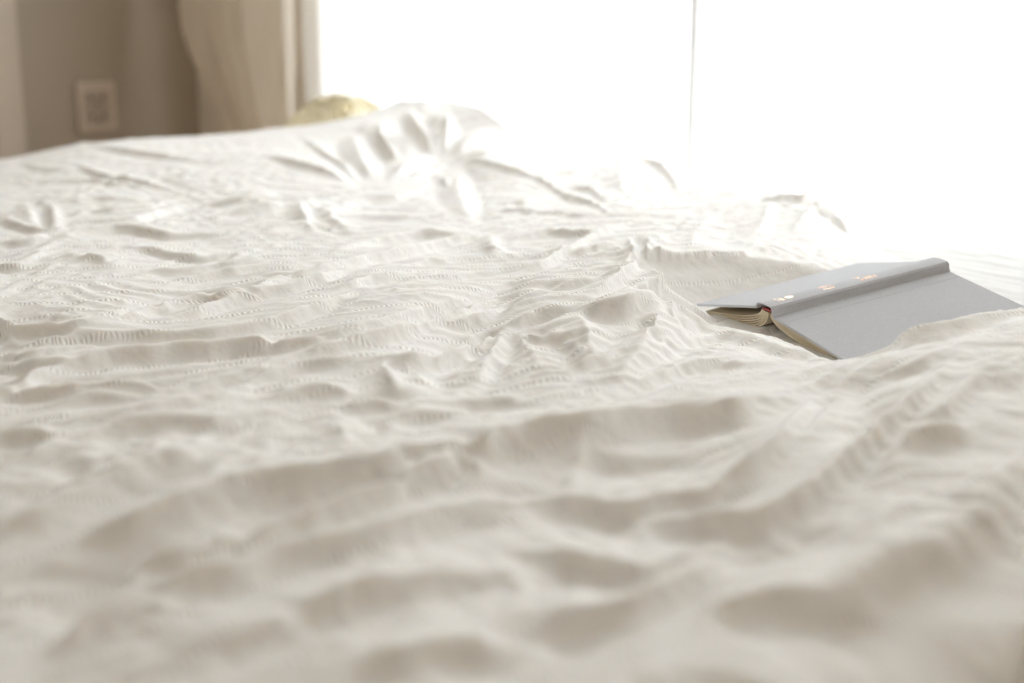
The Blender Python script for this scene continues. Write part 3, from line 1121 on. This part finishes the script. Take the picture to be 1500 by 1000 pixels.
qx = XU + 0.012 * perlin(XU * 18, YU * 18, 81) + 0.03 * perlin(XU * 5, YU * 5, 82)
qy = YU + 0.012 * perlin(XU * 18, YU * 18, 83) + 0.03 * perlin(XU * 5, YU * 5, 84)
pat = np.clip(0.55 + 1.1 * perlin(XU * 7, YU * 7, 85), 0.08, 1.25)
pat2 = np.clip(0.45 + 1.3 * perlin(XU * 9, YU * 9, 86), 0.0, 1.3)
b1 = qx * 0.70 + qy * 0.71
b2 = -qx * 0.71 + qy * 0.70
ck = 0.0022 * pat * ridge(perlin(b1 * 15, b2 * 26, 87)) + 0.0016 * pat2 * ridge(perlin(b1 * 34 + 3, b2 * 22, 88)) \
    + 0.0009 * pat * ridge(perlin(qx * 52, qy * 52, 89)) + 0.0006 * pat2 * ridge(perlin(qx * 85, qy * 85, 90))
V[..., 2] += ck * far_smooth * hem * np.clip(nz, 0, 1)
# nothing pushes up through the boards of the book
cap_ = np.maximum(zb_ - 0.0075, 0.003) + 0.8 * outd + np.where(outd > 0.06, 1, 0)
V[..., 2] = np.where(nz > 0.9, np.minimum(V[..., 2], cap_), V[..., 2])

# cloth coordinates in metres, measured along the rumpled surface
i0, j0 = ni // 2, nj // 2


def arc(V, ax, k0):
    l = np.linalg.norm(np.diff(V, axis=ax), axis=2)
    c = np.concatenate([np.zeros_like(np.take(l, [0], ax)), np.cumsum(l, ax)], ax)
    return c - np.take(c, [k0], ax)


SA, TA = arc(V, 0, i0), arc(V, 1, j0)
DT, DS = TA + T[:, j0][:, None] - T, SA + S[i0, 0] - S


def wide(a, ax, n):
    k = np.hanning(2 * n + 3)[1:-1]
    k = k / k.sum()
    p = np.pad(a, [(n, n) if i == ax else (0, 0) for i in (0, 1)], mode='edge')
    out = np.zeros_like(a)
    for i, w in enumerate(k):
        out += w * (p[i:i + a.shape[0]] if ax == 0 else p[:, i:i + a.shape[1]])
    return out


# cotton hardly shears: even the stretch out across the threads
TA, SA = T + wide(DT, 0, 30), S + wide(DS, 1, 30)
a = STRIPE
U = SA * math.cos(a) + TA * math.sin(a) + 0.02 * perlin(XU * 3, YU * 3, 51)
W = -SA * math.sin(a) + TA * math.cos(a) + 0.03 * perlin(XU * 2, YU * 2, 52)
V[..., 2] += MZ
org = np.array([A0[0] + 1.1 * eS[0] + .8 * eT[0], A0[1] + 1.1 * eS[1] + .8 * eT[1], MZ])
duvet = link('duvet', grid_mesh('duvet', (V - org)[:, ::-1], np.stack([U, W], 2)[:, ::-1]), M['duvet'], smooth=True,
             label='crumpled white seersucker duvet spread over the bed', category='duvet')
duvet.location = org
sub = duvet.modifiers.new('smooth', 'SUBSURF')
sub.levels = 0
sub.render_levels = 1


# ------------------------------------------------------------------ yellow pillow behind the duvet
def cushion(name, w, l, h, m, seed, crumple):
    n = 90
    u = np.linspace(-1, 1, n)
    Ux, Vy = np.meshgrid(u, u, indexing='ij')
    prof = np.clip((1 - np.abs(Ux) ** 2.6) * (1 - np.abs(Vy) ** 2.6), 0, 1) ** 0.55
    pin = 1 - 0.07 * (np.abs(Vy) ** 3) * (1 - np.abs(Ux)) ** 1 - 0.0
    x = Ux * w / 2 * (1 - 0.06 * (1 - Vy ** 2) * np.abs(Ux))
    y = Vy * l / 2 * (1 - 0.06 * (1 - Ux ** 2) * np.abs(Vy))
    out = []
    for s in (1, -1):
        wr = crumple * (1 - np.abs(perlin(Ux * 2.2 + perlin(Ux * 2, Vy * 2, seed), Vy * 4.5 + perlin(Ux * 2, Vy * 2, seed + 1) + 9, seed + 2 + s))) ** 2
        z = s * (h / 2 * prof + wr * prof * (s > 0)) + h / 2
        out.append(np.stack([x * pin, y, z], 2))
    bm = bmesh.new()
    for k, P in enumerate(out):
        vs = [[bm.verts.new(P[i, j]) for j in range(n)] for i in range(n)]
        for i in range(n - 1):
            for j in range(n - 1):
                f4 = [vs[i][j], vs[i + 1][j], vs[i + 1][j + 1], vs[i][j + 1]]
                bm.faces.new(f4 if k == 0 else f4[::-1])
    bmesh.ops.remove_doubles(bm, verts=bm.verts[:], dist=1e-5)
    me = bpy.data.meshes.new(name)
    bm.to_mesh(me)
    bm.free()
    return link(name, me, m, smooth=True)


yp = cushion('pillow', 0.18, 0.18, 0.085, M['yellow'], 61, 0.036)
pp = xy(0.10, 0.30)
yp.location = (-0.335, 2.80, MZ + 0.024)
yp.rotation_euler = (math.radians(6), math.radians(-4), math.radians(-25))
yp['label'] = 'crumpled pale yellow pillow peeking out behind the duvet'
yp['category'] = 'pillow'

# ------------------------------------------------------------------ book, lying open face down
wv = np.array([.92, .36, .15])
wv /= np.linalg.norm(wv)
uR = np.array([.38, -.92, -.135])
uR -= (uR @ wv) * wv
uR /= np.linalg.norm(uR)
uL = np.array([-.38, .92, -.19])
uL -= (uL @ wv) * wv
uL /= np.linalg.norm(uL)
up = np.cross(wv, -uR)
up = np.array([0, 0, 1.0]) - wv * wv[2]
up /= np.linalg.norm(up)
hz = np.cross(up, wv)                      # across the spine, to the right front
if hz @ uR < 0:
    hz = -hz
Q0 = np.array([.244, 1.303, .032 + MZ])    # near end of the right hinge
LEN, WID, SPW, BT = 0.200, 0.128, 0.025, 0.0026
book = empty('open_book', tuple(Q0), label='grey cloth hardback book lying open face down on the duvet', category='book')
C0 = -hz * SPW / 2                         # middle of the spine, relative to the empty


def prism(name, sec, m, parent, x0=0.0, x1=LEN, uvs=True):
    """sec: (n,3) closed section relative to the book's origin, extruded along the spine"""
    sec = np.asarray(sec)
    n = len(sec)
    bm = bmesh.new()
    uvl = bm.loops.layers.uv.new('UVMap')
    A = [bm.verts.new(p + wv * x0) for p in sec]
    B = [bm.verts.new(p + wv * x1) for p in sec]
    for i in range(n):
        bm.faces.new((A[i], A[(i + 1) % n], B[(i + 1) % n], B[i]))
    bm.faces.new(A[::-1])
    bm.faces.new(B)
    bmesh.ops.recalc_face_normals(bm, faces=bm.faces[:])
    me = bpy.data.meshes.new(name)
    bm.to_mesh(me)
    bm.free()
    return link(name, me, m, parent)


def slab_section(path, th, side):
    """band of thickness th laid along a path, offset on one side"""
    path = np.asarray(path)
    tg = np.gradient(path, axis=0)
    tg /= np.linalg.norm(tg, axis=1)[:, None]
    nn = np.cross(wv, tg) * side
    return np.vstack([path, (path + nn * th)[::-1]])


def strip_prism(name, path, th, side, m, parent, x0, x1, nlay=1):
    """like prism but with quads along the band and a v coordinate across its thickness"""
    path = np.asarray(path)
    tg = np.gradient(path, axis=0)
    tg /= np.linalg.norm(tg, axis=1)[:, None]
    nn = np.cross(wv, tg) * side
    lo, hi = path, path + nn * np.asarray(th).reshape(-1, 1)
    n = len(path)
    bm = bmesh.new()
    uvl = bm.loops.layers.uv.new('UVMap')
    V4 = [[bm.verts.new(p + wv * x) for p in q_] for x in (x0, x1) for q_ in (lo, hi)]
    a, b, c, d = V4                       # near lo, near hi, far lo, far hi
    th_ = float(np.max(th))

    def face(vs, vv):
        f_ = bm.faces.new(vs)
        for l_, w_ in zip(f_.loops, vv):
            l_[uvl].uv = (0, w_)
    for i in range(n - 1):
        face((a[i], a[i + 1], b[i + 1], b[i]), (0, 0, th_, th_))
        face((c[i], d[i], d[i + 1], c[i + 1]), (0, th_, th_, 0))
        face((a[i], c[i], c[i + 1], a[i + 1]), (0, 0, 0, 0))
        face((b[i], b[i + 1], d[i + 1], d[i]), (th_,) * 4)
    face((a[0], b[0], d[0], c[0]), (0, th_, th_, 0))
    face((a[-1], c[-1], d[-1], b[-1]), (0, 0, th_, th_))
    bmesh.ops.recalc_face_normals(bm, faces=bm.faces[:])
    me = bpy.data.meshes.new(name)
    bm.to_mesh(me)
    bm.free()
    return link(name, me, m, parent)


def bez(p0, p1, p2, p3, n=14):
    t_ = np.linspace(0, 1, n)[:, None]
    return (1 - t_) ** 3 * p0 + 3 * (1 - t_) ** 2 * t_ * p1 + 3 * (1 - t_) * t_ ** 2 * p2 + t_ ** 3 * p3


# covers: board with a pressed line near the hinge
for nm, h0, dirv, sgn in (('cover', np.zeros(3), uR, 1), ('cover', -hz * SPW + up * .0048, uL, -1)):
    nrm = np.cross(wv, dirv)
    if nrm[2] < 0:
        nrm = -nrm
    g0 = 0.003
    prof = [(g0, 0), (0.019, 0), (0.0198, -.0004), (0.0206, 0), (WID, 0)]
    topl = np.array([h0 + dirv * a_ + nrm * b_ for a_, b_ in prof])
    botl = np.array([h0 + dirv * a_ - nrm * BT for a_ in (WID, g0)])
    cv = prism(nm, np.vstack([topl, botl]), M['bookcloth'], book)
    bv = cv.modifiers.new('bevel', 'BEVEL')
    bv.width = 0.0006
    bv.segments = 2
    bv.limit_method = 'ANGLE'
    # paper pasted inside
    ins = np.array([h0 + dirv * 0.008 - nrm * (BT + .0001), h0 + dirv * (WID - .004) - nrm * (BT + .0001),
                    h0 + dirv * (WID - .004) - nrm * (BT + .0004), h0 + dirv * 0.008 - nrm * (BT + .0004)])
    prism('endpaper', ins, M['endpaper'], cv, 0.004, LEN - 0.004)

# spine: raised flat strip with rounded shoulders running into the grooves
sp_path = [(.0046, -.0030), (.0020, -.0016), (.0006, .0012), (.0002, .0066), (-.0006, .0074), (-.0045, .0080), (-.0125, .0084),
           (-.0200, .0080), (-.0240, .0072), (-.0256, .0058), (-.0268, .0042), (-.0300, .0030)]
sp_path = np.array([hz * a_ + up * b_ for a_, b_ in sp_path])
spn = strip_prism('spine', sp_path, [0.0014] * len(sp_path), 1, M['bookcloth'], book, -0.0005, LEN + 0.0005)
spn.data.polygons.foreach_set('use_smooth', [True] * len(spn.data.polygons))
es = spn.modifiers.new('split', 'EDGE_SPLIT')
es.split_angle = math.radians(24)
# red lining of the page block at the spine
hb = np.array([hz * a_ + up * b_ for a_, b_ in ((-.0015, .0005), (-.006, .0012), (-.0125, .0016), (-.019, .0012), (-.0235, .0005))])
strip_prism('headband', hb, [0.0016] * len(hb), 1, M['red'], book, 0.0035, LEN - 0.0035)

# page block, the halves fallen apart: seven loose bundles on the left, two on the right
px0, px1 = 0.004, LEN - 0.004
downL = uL * 0.115
for k in range(6):
    f_ = k / 5
    p0 = hz * (-.0235 + .0105 * f_) + up * (.0000 - 0.001 * f_)
    drop = .012 + .010 * f_
    end = -hz * SPW + uL * (0.118 - .014 * f_) - up * (.0046 + .0078 * f_)
    p1 = p0 - up * drop * 0.9 - hz * 0.004
    p2 = p0 * 0.62 + end * 0.38 - up * (.007 + .0095 * f_)
    strip_prism('page_bundle', bez(p0, p1, p2, end), np.linspace(.0018, .0009, 14), 1, M['pages'], book, px0, px1)
for k in range(3):
    f_ = k / 2
    p0 = hz * (-.0035 - .0070 * f_) - up * (.0022)
    end = uR * (0.116 - .006 * f_) - up * (.0062 + .0052 * f_)
    p1 = p0 - up * (.010 + .004 * f_) + hz * .001
    p2 = p0 * .5 + end * .5 - up * (.0045 + .003 * f_)
    strip_prism('page_bundle', bez(p0, p1, p2, end), np.linspace(.0030, .0034, 14), -1, M['pages'], book, px0, px1)


# copper lettering on the spine: short strokes, three clusters
def spine_pt(x, y):
    """x along the spine, y across it from its middle"""
    yy = -SPW / 2 + y
    z = np.interp(abs(y), [0, .0065, .0103], [.0084, .0080, .0076]) + .0001 + .0014
    return hz * yy + up * z + wv * x


def stroke_cluster(strokes, disc=None):
    bm = bmesh.new()
    for (x0, y0, x1, y1, w) in strokes:
        a_, b_ = np.array([x0, y0]), np.array([x1, y1])
        d = (b_ - a_) / np.linalg.norm(b_ - a_)
        n = np.array([-d[1], d[0]]) * w / 2
        qs = [a_ - n, b_ - n, b_ + n, a_ + n]
        lo = [bm.verts.new(spine_pt(*q_)) for q_ in qs]
        hi = [bm.verts.new(spine_pt(*q_) + up * .00015) for q_ in qs]
        bm.faces.new(hi)
        for i in range(4):
            bm.faces.new((lo[i], lo[(i + 1) % 4], hi[(i + 1) % 4], hi[i]))
    if disc:
        cx, cy, r = disc
        hi = [bm.verts.new(spine_pt(cx + r * (1 + .12 * (i % 2)) * math.cos(i * math.pi / 10), cy + r * (1 + .12 * (i % 2)) * math.sin(i * math.pi / 10)) + up * .00015) for i in range(20)]
        bm.faces.new(hi)
    bmesh.ops.recalc_face_normals(bm, faces=bm.faces[:])
    me = bpy.data.meshes.new('foil_lettering')
    bm.to_mesh(me)
    bm.free()
    o_ = link('foil_lettering', me, M['copper'], spn)
    o_['label'] = 'copper foil lettering stamped on the spine'


stroke_cluster([(.014, -.006, .014, .005, .0016), (.0175, -.003, .0175, .006, .0012), (.0195, -.003, .0195, .006, .0012),
                (.0165, -.003, .0205, -.003, .001)], (.027, 0, .0042))
stroke_cluster([(.064, -.006, .064, .006, .0014), (.0675, -.006, .0675, .005, .0012), (.071, -.006, .071, .006, .0014),
                (.0745, -.004, .0745, .006, .0012), (.063, -.006, .076, -.006, .001), (.0655, .0055, .073, .0055, .0009)])
stroke_cluster([(.104, -.007, .112, -.007, .0012), (.108, -.007, .108, .004, .0014), (.112, -.002, .112, .006, .0012),
                (.1155, -.002, .1155, .006, .0012), (.119, -.003, .119, .006, .0014), (.112, .001, .119, .001, .001),
                (.1225, .000, .1225, .006, .0012), (.104, .004, .108, .006, .0012)])
